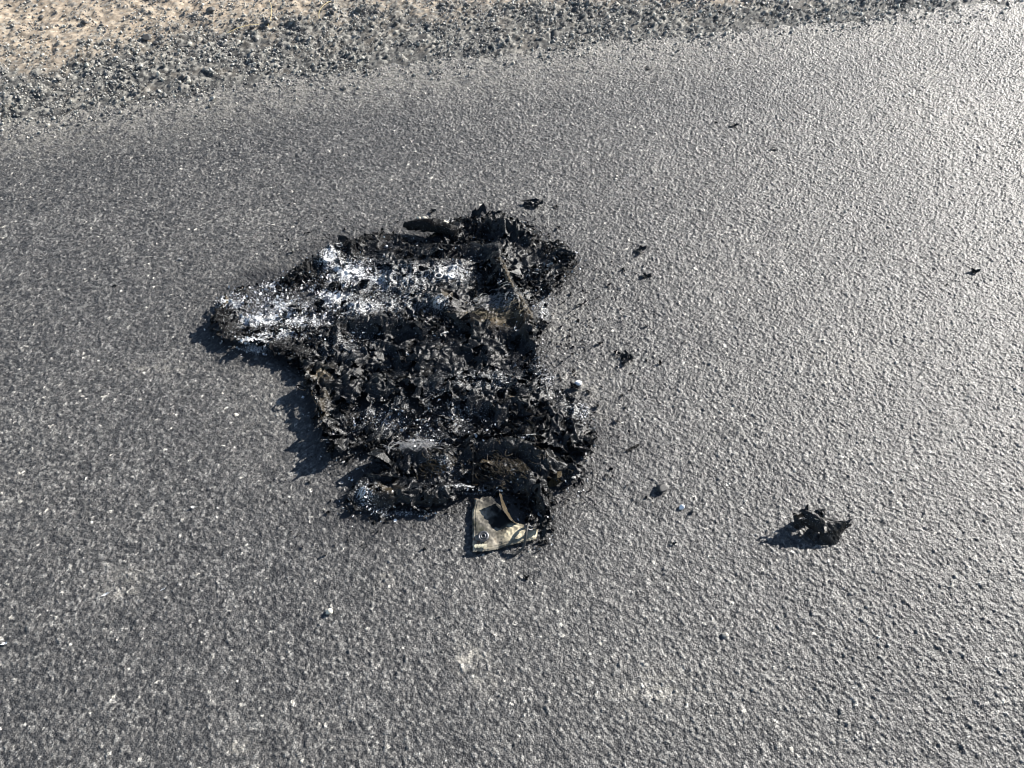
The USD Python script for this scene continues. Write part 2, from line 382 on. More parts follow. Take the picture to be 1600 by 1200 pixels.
# fine road surface over all that the picture sees and a margin round it
X0, X1, Y0, Y1, ST = -2.0, 2.0, .10, 2.9, .0025
x, y, q = grid(X0, X1, Y0, Y1, ST)
nx, ny = int(round((X1 - X0) / ST)) + 1, int(round((Y1 - Y0) / ST)) + 1
ey = edge_y(x) + (nz(x, y, 22, 61, 3) - .5) * .18
keep = (np.abs(x) < .86 + .39 * y) & (y < ey)
fq = q[keep[q].all(1)]
used = np.unique(fq)
h, ident = np.zeros(len(x)), np.zeros(len(x))
h[used], ident[used] = road_height(x[used], y[used], (X0, X1, Y0, Y1))
nrm = heightfield_normals(h, nx, ny, ST)
v = np.stack([x, y, h], -1)[used]
remap = np.full(len(x), -1)
remap[used] = np.arange(len(used))
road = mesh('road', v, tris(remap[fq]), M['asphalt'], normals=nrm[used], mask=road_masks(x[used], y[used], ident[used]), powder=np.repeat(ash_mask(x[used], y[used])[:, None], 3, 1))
tag(road, 'grey coarse asphalt road with a rough pebbly surface', 'road', kind='structure')
ROADTREE = cKDTree(v[:, :2])
ROADZ = v[:, 2]


def ground_z(px, py):
    return float(ROADZ[ROADTREE.query([px, py])[1]])


# the same road carried on to either side and behind, coarser
x, y, q = grid(-9, 9, -7, 6.0, .06)
ok = y < edge_y(x) - .02
fq = q[ok[q].all(1)]
v = np.stack([x, y, np.full_like(x, -.006)], -1)
v, f, = compact(v, fq)
far = mesh('road', v, tris(f), M['asphalt'], mask=np.stack([nz(v[:, 0], v[:, 1], 9, 1), 0 * v[:, 0], 0 * v[:, 0]], -1))
tag(far, 'grey asphalt road running on beyond the burnt patch', 'road', kind='structure')

# verge: a strip of broken asphalt crumbs running into sand
VX0, VX1, VY0, VY1, VS = -2.9, 2.9, 1.55, 3.7, .005
x, y, q = grid(VX0, VX1, VY0, VY1, VS)
keep = y > edge_y(x) - .12
fq = q[keep[q].all(1)]
used = np.unique(fq)
x, y = x[used], y[used]
remap = np.full(int(q.max()) + 1, -1)
remap[used] = np.arange(len(used))


def verge_sand(x, y):
    w = (nz(x, y, 7, 71, 4) - .5) * .40 + (nz(x, y, 40, 72, 3) - .5) * .34
    s = smooth(-.14, .12, y - sand_y(x) + w)
    s = np.maximum(s, .20 * smooth(.50, .72, nz(x, y, 24, 75, 4)) * smooth(-.05, .08, y - edge_y(x)))
    c = P(1125, 3)
    return np.maximum(s, .9 * np.exp(-((x - c[0]) / .10) ** 2 - ((y - c[1]) / .03) ** 2))


def verge_height(x, y):
    d = y - edge_y(x)
    lumps = .030 * smooth(0, .35, d) * (nz(x, y, 9, 73, 3) - .42) + .018 * smooth(.02, .2, d) * (nz(x, y, 28, 74, 2) - .45)
    return -.003 + .004 * smooth(-.02, .1, d) + lumps


dome, ident, _ = stones(x, y, .013, 81, VX0, VX1, VY0, VY1)
dome2, ident2, _ = stones(x, y, .03, 82, VX0, VX1, VY0, VY1)
sandy = verge_sand(x, y)
patch = smooth(.35, .6, nz(x, y, 16, 83, 2))
dd = smooth(-.05, .06, y - edge_y(x))
hv = verge_height(x, y) + dd * (dome * .006 * (.4 + ident) + dome2 * .010 * ident2 * patch) * (1 - .55 * sandy)
sandy = np.clip(sandy - (ident > .82) * .7 * (dome > .3), 0, 1)
hv = np.where(y < edge_y(x) + .0, np.minimum(hv, -.0035), hv)
v, f = np.stack([x, y, hv], -1), tris(remap[fq])
verge = mesh('verge', v, f, M['verge'], normals=vnormals(v, f), mask=np.stack([ident * .93, sandy, 0 * x], -1))
tag(verge, 'sandy road verge strewn with broken asphalt', 'verge', kind='structure')
VTREE, VZ = cKDTree(v[:, :2]), v[:, 2]

# the land beyond
x, y, q = grid(-60, 60, -60, 60, 1.0)
v = np.stack([x, y, np.full_like(x, -.05)], -1)
v[:, :2] *= 4
land = mesh('ground', v, tris(q), M['verge'], mask=np.stack([0 * x + .5, 0 * x + 1, 0 * x], -1))
tag(land, 'flat sandy ground around the road', 'ground', kind='structure')


# ------------------------------------------------------------------ loose crumbs on the verge
def pebble(seed, n=1, cuts=5):
    import trimesh
    r = np.random.default_rng(seed)
    m = trimesh.creation.icosphere(n, 1.0)
    v = np.array(m.vertices)
    v = v * (1 + .55 * (meshkit.noise(v * 1.1 + seed * 9.1, seed)[:, None] - .5) + .3 * (meshkit.noise(v * 2.7 + seed * 3.3, seed + 5)[:, None] - .5))
    for _ in range(cuts):                                 # a few broken faces
        d = r.normal(size=3)
        d /= np.linalg.norm(d)
        c = r.uniform(.55, .8)
        k = v @ d
        v = v - np.maximum(k - c, 0)[:, None] * d
    v *= np.array([1, r.uniform(.7, .95), r.uniform(.6, .85)])
    return v, np.array(m.faces)


def quats(n, r, flat=False):
    q = r.normal(size=(n, 4))
    if flat:
        a = r.random(n) * 2 * math.pi
        q = np.stack([np.cos(a / 2), (r.random(n) - .5) * .5, (r.random(n) - .5) * .5, np.sin(a / 2)], -1)
    return q / np.linalg.norm(q, axis=1, keepdims=True)


def instancer(name, protos, pos, scale, idx, quat, parent='/World'):
    parent = parent if isinstance(parent, str) else str(parent.GetPath())
    path = path_for(name, parent)
    pi = UsdGeom.PointInstancer.Define(stage, path)
    UsdGeom.Scope.Define(stage, path + '/pieces')
    for k, (v, f, m, nm) in enumerate(protos):
        p = mesh(nm, v, f, m, path + '/pieces')
        pi.CreatePrototypesRel().AddTarget(p.GetPath())
    pi.CreateProtoIndicesAttr(Vt.IntArray.FromNumpy(np.asarray(idx, np.int32)))
    pi.CreatePositionsAttr(Vt.Vec3fArray.FromNumpy(np.ascontiguousarray(pos, np.float32)))
    pi.CreateScalesAttr(Vt.Vec3fArray.FromNumpy(np.ascontiguousarray(scale, np.float32)))
    pi.CreateOrientationsAttr(Vt.QuathArray([Gf.Quath(float(a[0]), float(a[1]), float(a[2]), float(a[3])) for a in quat]))
    return pi


n = 260000
cx, cy = rng.uniform(-2.6, 2.6, n), rng.uniform(1.6, 3.4, n)
d = cy - edge_y(cx)
s = verge_sand(cx, cy)
dens = smooth(-.16, .06, d) ** 1.5 * (1 - .6 * s) * (.25 + .75 * smooth(.35, .6, nz(cx, cy, 14, 91, 3)))
keep = (rng.random(n) < dens) & (np.abs(cx) < 1.1 + .62 * cy)
cx, cy = cx[keep], cy[keep]
r_ = np.clip(.0020 * np.exp(rng.normal(0, .50, len(cx))), .0012, .0080)
cz = np.where(cy > edge_y(cx), VZ[VTREE.query(np.stack([cx, cy], -1))[1]], np.maximum(ROADZ[ROADTREE.query(np.stack([cx, cy], -1))[1]], -.002)) + r_ * .35
pm = ['crumb', 'crumb', 'crumb', 'crumb', 'clod', 'pale_stone']
gr = instancer('gravel', [(*pebble(100 + k), M[pm[k]], 'crumb') for k in range(6)], np.stack([cx, cy, cz], -1), np.repeat(r_[:, None], 3, 1),
               rng.choice(6, len(cx), p=[.215, .215, .215, .215, .10, .04]), quats(len(cx), rng))
tag(gr, 'loose dark crumbs of broken asphalt along the road edge', 'gravel', kind='stuff')

# larger lumps lying among the crumbs, each its own
LUMPS = [(232, 62, 20), (245, 72, 13), (332, 22, 18), (420, 40, 15), (395, 48, 11), (65, 30, 12), (100, 26, 9), (135, 40, 12), (160, 44, 9), (560, 22, 15), (590, 26, 12), (640, 22, 10), (690, 12, 13), (730, 14, 11), (860, 40, 12), (880, 46, 15), (905, 52, 12), (925, 30, 10),
         (820, 22, 9), (470, 36, 12), (520, 26, 14), (780, 26, 10), (1090, 28, 12), (1125, 22, 10), (1190, 10, 12), (1230, 14, 10), (1330, 6, 10), (620, 44, 10), (750, 48, 9), (320, 70, 9), (355, 62, 10), (1010, 26, 10), (960, 18, 12)]
ORD = ['leftmost', 'second', 'third', 'fourth', 'fifth', 'sixth', 'seventh', 'eighth', 'ninth', 'tenth', 'eleventh', 'twelfth', 'thirteenth', 'fourteenth', 'fifteenth', 'sixteenth', 'seventeenth', 'eighteenth', 'nineteenth', 'twentieth']
LUMP_LABEL = {}
for where, sel in (('on pale sand at the upper left', lambda q_: q_[0] < 500), ('in crumbs behind the heap', lambda q_: 500 <= q_[0] < 850), ('in crumbs at the top right', lambda q_: q_[0] >= 850)):
    mine = sorted((k for k, q_ in enumerate(LUMPS) if sel(q_)), key=lambda k: LUMPS[k][0])
    for j_, k in enumerate(mine):
        size_ = 'large' if LUMPS[k][2] >= 15 else 'small' if LUMPS[k][2] <= 10 else 'medium'
        LUMP_LABEL[k] = f'{size_} lump {where}, ' + (ORD[j_] + (' from the left' if j_ else ' one'))
r = np.random.default_rng(5)
for i, (px, py, w) in enumerate(LUMPS):
    c = P(px, py)
    size = .5 * w * .85 * np.linalg.norm(P(px + 1, py) - c)
    c[2] = VZ[VTREE.query(c[:2])[1]] + size * .45
    pv, pf = pebble(200 + i, 2, 11)
    pv = pv * size * np.array([1, 1, .85])
    a = r.random() * 6.28
    pv[:, :2] = pv[:, :2] @ np.array([[math.cos(a), -math.sin(a)], [math.sin(a), math.cos(a)]])
    m = mesh('asphalt_lump', pv, pf, M['clod'], normals=vnormals(pv, pf))
    m.AddTranslateOp().Set(Gf.Vec3d(*map(float, c)))
    tag(m, LUMP_LABEL[i], 'lump', 'dark lumps along the road edge')


# ------------------------------------------------------------------ burnt cloth
def ridge_sum(x, y, ridges):
    H = np.zeros_like(x)
    k = .65 + .7 * nz(x, y, 17, 905, 2)
    x, y = x + .022 * (nz(x, y, 20, 901, 2) - .5), y + .034 * (nz(x, y, 20, 902, 2) - .5)
    for line, h, s in ridges:
        d = seg_dist(x, y, P2([(a[0], a[1], h) for a in line]))
        h = h * (.47 if line[0][0] < 540 else .64)
        H = np.maximum(H, 0) + h * np.exp(-(d / s) ** 2) * (1 - np.clip(H / .06, 0, 1))
    return H * k


RIDGES = [
    ([(338, 492), (352, 512), (378, 532)], .040, .022), ([(395, 528), (420, 540), (455, 548)], .032, .026),
    ([(345, 480), (400, 470), (470, 470)], .012, .05),
    ([(505, 398), (540, 382), (610, 372)], .014, .022),
    ([(710, 352), (760, 345), (800, 352), (838, 368)], .030, .030),
    ([(690, 385), (735, 382), (775, 392)], .030, .022),
    ([(778, 398), (795, 440), (822, 490)], .050, .026),
    ([(690, 475), (720, 505), (765, 508), (828, 520)], .032, .024),
    ([(560, 500), (620, 497), (690, 512)], .038, .026), ([(640, 560), (700, 540), (760, 545)], .022, .03),
    ([(826, 520), (840, 550), (842, 585)], .022, .018),
    ([(480, 588), (486, 612), (500, 648), (520, 688)], .052, .019),
    ([(536, 706), (552, 705)], .022, .016),
    ([(520, 600), (600, 600), (680, 605), (760, 600), (860, 618)], .018, .03),
    ([(640, 640), (700, 620), (790, 640), (860, 650)], .020, .035),
    ([(606, 702), (650, 706), (690, 712)], .034, .022), ([(575, 768), (640, 772), (735, 766)], .026, .020),
    ([(742, 682), (780, 688), (825, 690), (850, 712)], .050, .028),
    ([(775, 730), (810, 738), (845, 770)], .034, .026), ([(846, 768), (857, 800), (852, 832)], .036, .013), ([(862, 735), (890, 728), (905, 738)], .026, .020),
    ([(895, 680), (925, 676)], .022, .02), ([(870, 395), (896, 405)], .020, .020), ([(830, 430), (870, 420)], .018, .03),
]


def heap_height(x, y):
    return ridge_sum(x, y, RIDGES)


BROWN = [(775, 503, 40, 12, .5), (500, 592, 18, 12, .45), (695, 470, 10, 8, .4), (600, 770, 24, 6, .25), (505, 650, 8, 40, .2), (820, 690, 14, 8, .3)]


def brown_mask(x, y):
    a = np.zeros_like(x)
    for q_ in BROWN:
        a = np.maximum(a, q_[4] * blob(x, y, *q_[:4], z=.012))
    return a


heap = thing('burnt_garment', 'large charred heap of a burnt garment, dusted with white ash, on the road', 'burnt clothing', (*HEAPC, 0))
HORIG = np.array([*HEAPC, 0])


OPEN = [(435, 462, 72, 30, .50), (400, 470, 40, 20, .18), (500, 490, 50, 22, .20), (640, 655, 60, 34, .22), (670, 740, 40, 14, .22), (700, 590, 60, 10, .08), (770, 460, 30, 24, .15), (560, 440, 60, 30, .12), (850, 600, 30, 12, .2), (610, 745, 40, 10, .2)]


def sheet(name, poly, seed, mat_, step=.0025, lift=.003, ragged=.026, holes=.34, crumple=1.0, label=None, hf=heap_height, ash_gain=1.0, parent=heap, origin=HORIG, bite=(55, 130)):
    poly = P2(poly, .006)
    lo, hi = poly.min(0) - .03, poly.max(0) + .03
    x, y, q = grid(lo[0], hi[0], lo[1], hi[1], step)
    d = inside_dist(x, y, poly)
    rag = ragged * (1.6 * (nz(x, y, bite[0], seed, 2) - .5) + 1.3 * (nz(x, y, bite[1], seed + 1, 2) - .5))
    hole = nz(x, y, 48, seed + 2, 3)
    for q_ in OPEN:
        hole = hole - q_[4] * blob(x, y, *q_[:4], z=.006)
    keep = (d + rag > 0) & (hole + .22 * (nz(x, y, 150, seed + 3, 2) - .5) > holes)
    fq = q[keep[q].all(1)]
    v0 = np.stack([x, y], -1)
    used = np.unique(fq)
    m = np.full(len(x), -1)
    m[used] = np.arange(len(used))
    x, y, fq = x[used], y[used], m[fq]
    H = hf(x, y)
    c = crumple * (.012 * (ridged(x, y, 18, seed + 5) - .45) + .012 * (ridged(x, y, 42, seed + 6) - .45) + .009 * (ridged(x, y, 95, seed + 7) - .4) + .0035 * (nz(x, y, 260, seed + 8) - .5))
    calm = .25 + 1.5 * smooth(.30, .70, nz(x, y, 11, 911, 2))
    c = c * calm
    z = lift + H + np.maximum(c + .003 * crumple, -.6 * H - .001)
    z = np.maximum(z, .0025 + .0015 * nz(x, y, 300, seed + 9))
    dx, dy = .026 * crumple * (nz(x, y, 34, seed + 10, 2) - .5) + .007 * crumple * (nz(x, y, 110, seed + 12) - .5), .026 * crumple * (nz(x, y, 34, seed + 11, 2) - .5) + .007 * crumple * (nz(x, y, 110, seed + 13) - .5)
    v = np.stack([x + dx, y + dy, z], -1)
    f = tris(fq)
    a = ash_mask(x, y) * ash_gain
    mask = np.stack([a, np.clip(a * .5 + .9 * smooth(.62, .84, nz(x, y, 30, seed + 14, 3)) * .4, 0, 1), brown_mask(x, y)], -1)
    o = mesh(name, v, f, mat_, parent, normals=vnormals(v, f), mask=mask, origin=origin)
    if label:
        tag(o, label)
    return o


sheet('charred_sleeve', SLEEVE, 1000, M['char_matte'], label='flattened burnt sleeve covered in white ash', crumple=.8)
sheet('charred_body', BODY, 1100, M['char'])
sheet('charred_lining', BODY, 1150, M['char_matte'], lift=.001, holes=.36, crumple=.7)
sheet('charred_fold', RIGHT, 1200, M['char'], ragged=.022, holes=.36, label='tattered upper right fold of the burnt cloth')
sheet('charred_skirt', LOWER, 1300, M['char'], holes=.38)
sheet('charred_lining', LOWER, 1350, M['char_matte'], lift=.001, holes=.46, crumple=.7)
sheet('charred_strip', STRIP, 1400, M['char'], holes=.30, crumple=.8, label='long flat strip of charred cloth at the lower left')
sheet('charred_flap', FLAP, 1500, M['char'], holes=.20, crumple=.8)
sheet('charred_fold', FOLD, 1600, M['char'], ragged=.008, holes=.1, crumple=.6)


def tube(line, rad, n=8, caps=True):
    line = np.asarray(line, float)
    k = len(line)
    rad = np.broadcast_to(rad, k)
    t = np.gradient(line, axis=0)
    t /= np.linalg.norm(t, axis=1, keepdims=True)
    a = np.cross(t, [0, 0, 1.0])
    a[np.linalg.norm(a, axis=1) < 1e-6] = [1, 0, 0]
    a /= np.linalg.norm(a, axis=1, keepdims=True)
    b = np.cross(a, t)
    ang = np.arange(n) / n * 2 * math.pi
    v = (line[:, None] + rad[:, None, None] * (np.cos(ang)[None, :, None] * a[:, None] + np.sin(ang)[None, :, None] * b[:, None])).reshape(-1, 3)
    f = []
    for i in range(k - 1):
        for j in range(n):
            p, q_ = i * n + j, i * n + (j + 1) % n
            f += [(p, q_, q_ + n), (p, q_ + n, p + n)]
    if caps:
        v = np.vstack([v, line[0], line[-1]])
        for j in range(n):
            f += [((j + 1) % n, j, len(v) - 2), ((k - 1) * n + j, (k - 1) * n + (j + 1) % n, len(v) - 1)]
    return v, np.array(f)


def spline(pts, n):
    pts = np.asarray(pts, float)
    from scipy.interpolate import CubicSpline
    t = np.concatenate([[0], np.cumsum(np.linalg.norm(np.diff(pts, axis=0), axis=1))])
    return CubicSpline(t, pts)(np.linspace(0, t[-1], n))


def zeros_mask(n, r=0.0, g=0.0, b=0.0):
    return np.tile([r, g, b], (n, 1)).astype(float)


r = np.random.default_rng(44)
for k in range(9):
    p = P(656 + k * 5.2 + r.uniform(-2, 2), 345 + (k - 4) * .9 + r.uniform(-1.5, 1.5), .040)
    t = np.linspace(0, 2 * math.pi, 7)[:-1]
    import trimesh
    b = trimesh.creation.icosphere(1, 1.0)
    w = np.array(b.vertices) * (1 + .8 * (meshkit.noise(np.array(b.vertices) * 1.7 + k * 5, k)[:, None] - .5)) * np.array([.0065, .005, .0045]) * r.uniform(.6, 1.2) + p
    mesh('singed_padding', w, np.array(b.faces), M['pale_stone'], heap, normals=vnormals(w, np.array(b.faces)), origin=HORIG)
# rolled collar at the top and the seam down the right side
c = spline([P(632, 352, .022), P(652, 350, .030), P(685, 354, .034), P(714, 364, .028)], 60)
v, f = tube(c, .0165 * np.sqrt(np.clip(np.sin(np.linspace(.18, math.pi - .3, 60)), .05, 1)), 20)
v += (meshkit.noise(v * 160, 3)[:, None] - .5) * .006 + (meshkit.noise(v * 60, 4)[:, None] - .5) * .008
mk = zeros_mask(len(v), 0, .08, 0)
tag(mesh('collar_roll', v, f, M['char_matte'], heap, normals=vnormals(v, f), mask=mk, origin=HORIG), 'stiff charred roll of cloth at the top edge')
c = spline([P(775, 402, .038), P(788, 420, .043), P(796, 440, .042), P(808, 462, .040), P(824, 486, .034), P(830, 500, .028)], 80)
v, f = tube(c, .006, 12)
v += (meshkit.noise(v * 230, 3)[:, None] - .5) * .006
tag(mesh('seam', v, f, M['char_matte'], heap, normals=vnormals(v, f), mask=zeros_mask(len(v), 0, .35, .3), origin=HORIG), 'corded seam on the raised right fold')


def ribbon(name, line, width, mat_, mk=(0, 0, 0), wob=.004, seed=0, label=None, n=60, tilt=0.0):
    """A ragged upright hem: lower edge follows line less width."""
    c = spline(line, n)
    rows = []
    for k, w in enumerate(np.linspace(0, 1, 5)):
        row = c.copy()
        row[:, 2] -= w * width
        row[:, 0] += w * tilt
        rows.append(row)
    v = np.array(rows).reshape(-1, 3)
    v += (np.stack([meshkit.noise(v * 120, seed), meshkit.noise(v * 120, seed + 1), meshkit.noise(v * 120, seed + 2)], -1) - .5) * wob * 2
    i = np.arange(5 * n).reshape(5, n)
    f = tris(np.stack([i[:-1, :-1], i[:-1, 1:], i[1:, 1:], i[1:, :-1]], -1).reshape(-1, 4))
    o = mesh(name, v, f, mat_, heap, normals=vnormals(v, f), mask=zeros_mask(len(v), *mk), origin=HORIG)
    if label:
        tag(o, label)
    return o


ribbon('hem_band', [P(480, 584, .028), P(484, 602, .034), P(491, 625, .036), P(502, 652, .035), P(514, 675, .031), P(524, 690, .022)], .008, M['char_matte'], (0, .1, .22), seed=50, label='upstanding scorched hem along the lower left edge')
ribbon('hem_band', [P(740, 694, .05), P(739, 715, .048), P(739, 738, .034), P(738, 766, .02)], .018, M['char'], (0, .05, 0), seed=60, wob=.003)


# ------------------------------------------------------------------ unburnt corner with its snap rings and cord
v, q_ = None, None
CORNER = [(738, 862), (737, 800), (742, 778), (768, 776), (785, 790), (800, 816), (824, 822), (842, 828), (838, 842), (790, 853), (764, 860)]
poly = P2(CORNER, .012)
lo, hi = poly.min(0) - .01, poly.max(0) + .01
x, y, q = grid(lo[0], hi[0], lo[1], hi[1], .0012)
d = inside_dist(x, y, poly)
top = smooth(P(740, 800, .012)[1], P(740, 776, .012)[1], y)
keep = d + .010 * top * (nz(x, y, 160, 9, 3) - .5) * 2 > 0
fq = q[keep[q].all(1)]
used = np.unique(fq)
m_ = np.full(len(x), -1)
m_[used] = np.arange(len(used))
x, y, d, top, f = x[used], y[used], d[used], top[used], tris(m_[fq])
mid = P(777, 840, .012)[0]
fold = np.exp(-((x - mid) / .012) ** 2)
xr = smooth(P(775, 840, .012)[0], P(840, 840, .012)[0], x)
z = .010 + .004 * smooth(0, .006, d) + .004 * (nz(x, y, 40, 9, 2) - .5) - .004 * fold + .010 * xr * smooth(P(800, 850)[1], P(800, 815)[1], y) + .0018 * (nz(x, y, 260, 13) - .5)
z += -.0015 * np.exp(-((d - .006) / .0012) ** 2)                   # the line of stitching
cream = np.clip(blob(x, y, 803, 832, 18, 13, .014) * 1.6 + 1.2 * blob(x, y, 835, 836, 8, 8, .012) + .5 * blob(x, y, 745, 855, 20, 5, .012) + .4 * blob(x, y, 745, 800, 14, 10, .012), 0, 1) * smooth(.25, .6, nz(x, y, 90, 15, 3) + .15)
burn = np.clip(.40 * smooth(.52, .68, nz(x, y, 120, 26, 3)) + smooth(.70, .42, nz(x, y, 60, 16, 3)) * blob(x, y, 784, 806, 22, 34, .012) * 1.2 + .8 * blob(x, y, 825, 822, 14, 10, .012) + smooth(0.003, 0, d) * .6 * (nz(x, y, 200, 18) > .5) + .9 * top * smooth(.35, .6, nz(x, y, 110, 19, 2)), 0, 1)
v = np.stack([x, y, z], -1)
corner = mesh('unburnt_corner', v, f, M['cloth'], heap, normals=vnormals(v, f), mask=np.stack([cream, burn, 0 * x], -1), origin=HORIG)
tag(corner, 'olive and cream mottled cloth corner that did not burn')
# an underlayer gives the corner its thickness
v2 = np.stack([x, y, np.maximum(z - .006, .004)], -1)
mesh('unburnt_lining', v2, f[:, ::-1], M['cloth'], heap, normals=-vnormals(v, f), mask=np.stack([0 * x, 0 * x + .75, 0 * x], -1), origin=HORIG)
# hem stitches as little raised bars
r = np.random.default_rng(12)
for k in range(14):
    px = 742 + k * 1.35 + r.uniform(-.3, .3) if k < 14 else 788 + (k - 14) * 3.1
    py = (851 - (px - 742) * .08 if k < 14 else 842 - (px - 788) * .20) + r.uniform(-.6, .6)
    a, b = P(px, py, .0165), P(px + .5, py + 5, .0155)
    v, f = tube([a, (a + b) / 2 + [0, 0, .001], b], .0007, 5)
    mesh('stitch', v, f, M['thread'], heap, origin=HORIG)


def ring(name, c, R, r0, tilt=(0, 0), mat_=None, label=None, parent=heap, inner=True, squash=1.0):
    ang = np.linspace(0, 2 * math.pi, 29)[:-1]
    prof = np.linspace(0, 2 * math.pi, 9)[:-1]
    A, B = np.meshgrid(ang, prof, indexing='ij')
    v = np.stack([(R + r0 * np.cos(B)) * np.cos(A), (R + r0 * np.cos(B)) * np.sin(A), squash * r0 * np.sin(B)], -1).reshape(-1, 3)
    i = np.arange(28 * 8).reshape(28, 8)
    f = np.stack([i, np.roll(i, -1, 0), np.roll(np.roll(i, -1, 0), -1, 1), np.roll(i, -1, 1)], -1).reshape(-1, 4)
    rx, ry = tilt
    Rx = np.array([[1, 0, 0], [0, math.cos(rx), -math.sin(rx)], [0, math.sin(rx), math.cos(rx)]])
    Ry = np.array([[math.cos(ry), 0, math.sin(ry)], [0, 1, 0], [-math.sin(ry), 0, math.cos(ry)]])
    v = v @ (Ry @ Rx).T + c
    o = mesh(name, v, tris(f), mat_ or M['steel'], parent, normals=vnormals(v, tris(f)), origin=HORIG)
    if label:
        tag(o, label)
    return o


c = P(755, 838, .0185)
ring('snap_ring', c, .0090, .0030, (.1, -.1), label='steel snap ring set in the unburnt corner', squash=.7)
ring('snap_ring', c + [0, 0, .001], .0045, .0016, (.1, -.1), squash=.8, label='inner ring of the snap in the unburnt corner')
hole = np.array([[math.cos(a) * .0085, math.sin(a) * .0085, 0] for a in np.linspace(0, 2 * math.pi, 25)[:-1]])
v = np.vstack([hole, [[0, 0, .0012]]]) + c - [0, 0, .0006]
mesh('snap_cup', v, np.array([(k, (k + 1) % 24, 24) for k in range(24)]), M['cord'], heap, origin=HORIG)
c = P(826, 824, .026)
ring('snap_ring', c, .0080, .0022, (-.5, .5), label='sooty ring holding the drawcord')
ring('snap_ring', P(530, 383, .022), .0085, .0018, (-.35, .2), M['grey_flake'], label='pale ring at the top edge of the ashy sleeve')
ring('snap_ring', P(685, 431, .026), .0088, .0020, (-.2, .1), M['grey_flake'], label='pale ring lying among the ash in the heap')
ring('snap_ring', P(705, 431, .026), .0060, .0030, (-.2, .4), M['ash'], label='small ash-white ring beside the larger one')
ring('snap_ring', P(470, 606, .030), .0105, .0014, (-.6, .6), M['char_matte'], label='thin dark ring hanging at the lower left hem')
c = spline([P(826, 818, .030), P(823, 828, .034), P(821, 842, .026), P(818, 854, .014), P(811, 862, .007), P(800, 866, .006)], 50)
v, f = tube(c, .0026, 8)
v += (meshkit.noise(v * 600, 3)[:, None] - .5) * .0012
tag(mesh('drawcord', v, f, M['cord'], heap, normals=vnormals(v, f), origin=HORIG), 'black drawcord hanging over the corner')


# ------------------------------------------------------------------ scraps, flakes, fibres of the heap
def flake_mesh(r, curl=1.0, rings=3, n=9, ragged=.45):
    """A curled ragged little sheet of unit radius, thin and open."""
    ang = (np.arange(n) + r.uniform(-.3, .3, n)) / n * 2 * math.pi
    R = 1 + ragged * r.uniform(-1, .6, n)
    asp = r.uniform(.45, 1)
    v = [[0, 0, 0]]
    for k in range(1, rings + 1):
        t = k / rings
        rr = R * t + r.normal(0, .05, n)
        v += list(np.stack([rr * np.cos(ang), asp * rr * np.sin(ang), 0 * ang], -1))
    v = np.array(v)
    a = r.uniform(0, math.pi)
    u = v[:, 0] * math.cos(a) + v[:, 1] * math.sin(a)
    v[:, 2] = curl * (.55 * u * u * r.choice([-1, 1]) + r.uniform(-.3, .3) * v[:, 0] * v[:, 1]) + r.normal(0, .16, len(v)) * curl
    f = [(0, 1 + j, 1 + (j + 1) % n) for j in range(n)]
    for k in range(1, rings):
        for j in range(n):
            p, q_ = 1 + (k - 1) * n + j, 1 + (k - 1) * n + (j + 1) % n
            f += [(p, p + n, q_ + n), (p, q_ + n, q_)]
    return v, np.array(f)


CORE = shapely.Polygon(P2(CORNER, .012)).buffer(.004)
bx = ALL.bounds


def scatter_in(n, r, weight, grow=0.0):
    g = ALL.buffer(grow)
    out = []
    while len(out) < n:
        x, y = r.uniform(bx[0] - grow, bx[2] + grow, 4 * n), r.uniform(bx[1] - grow, bx[3] + grow, 4 * n)
        ok = shapely.contains_xy(g, x, y) & ~shapely.contains_xy(CORE, x, y)
        x, y = x[ok], y[ok]
        ok = r.random(len(x)) < weight(x, y)
        out += list(zip(x[ok], y[ok]))
    return np.array(out[:n])


def rotm(q_):
    w, x, y, z = q_
    return np.array([[1 - 2 * (y * y + z * z), 2 * (x * y - z * w), 2 * (x * z + y * w)], [2 * (x * y + z * w), 1 - 2 * (x * x + z * z), 2 * (y * z - x * w)], [2 * (x * z - y * w), 2 * (y * z + x * w), 1 - 2 * (x * x + y * y)]])


r = np.random.default_rng(77)
edge_w = lambda x, y: np.clip(2.6 * (nz(x, y, 16, 301, 2) - .32) - .7 * ash_mask(x, y), .03, 1)
pts = scatter_in(290, r, edge_w, .004)
hz = heap_height(pts[:, 0], pts[:, 1])
qs = quats(len(pts), r)
flatq = quats(len(pts), r, True)
for k, (px, py) in enumerate(pts):
    v, f = flake_mesh(r, r.uniform(.6, 1.5), 3, 8)
    s = np.clip(.0150 * math.exp(r.normal(0, .42)), .007, .032)
    qq = .8 * qs[k] + flatq[k] * .7
    v = (v * s) @ rotm(qq / np.linalg.norm(qq)).T
    v += [px, py, hz[k] + .011]
    v[:, 2] = np.maximum(v[:, 2], .003)
    a = float(ash_mask(np.array([px]), np.array([py]))[0])
    mesh('charred_scrap', v, f, M['char'] if r.random() < .75 else M['char_matte'], heap, mask=zeros_mask(len(v), a * .35, max(0., r.normal(-.05, .2)), .4 * (r.random() < .05)), origin=HORIG)

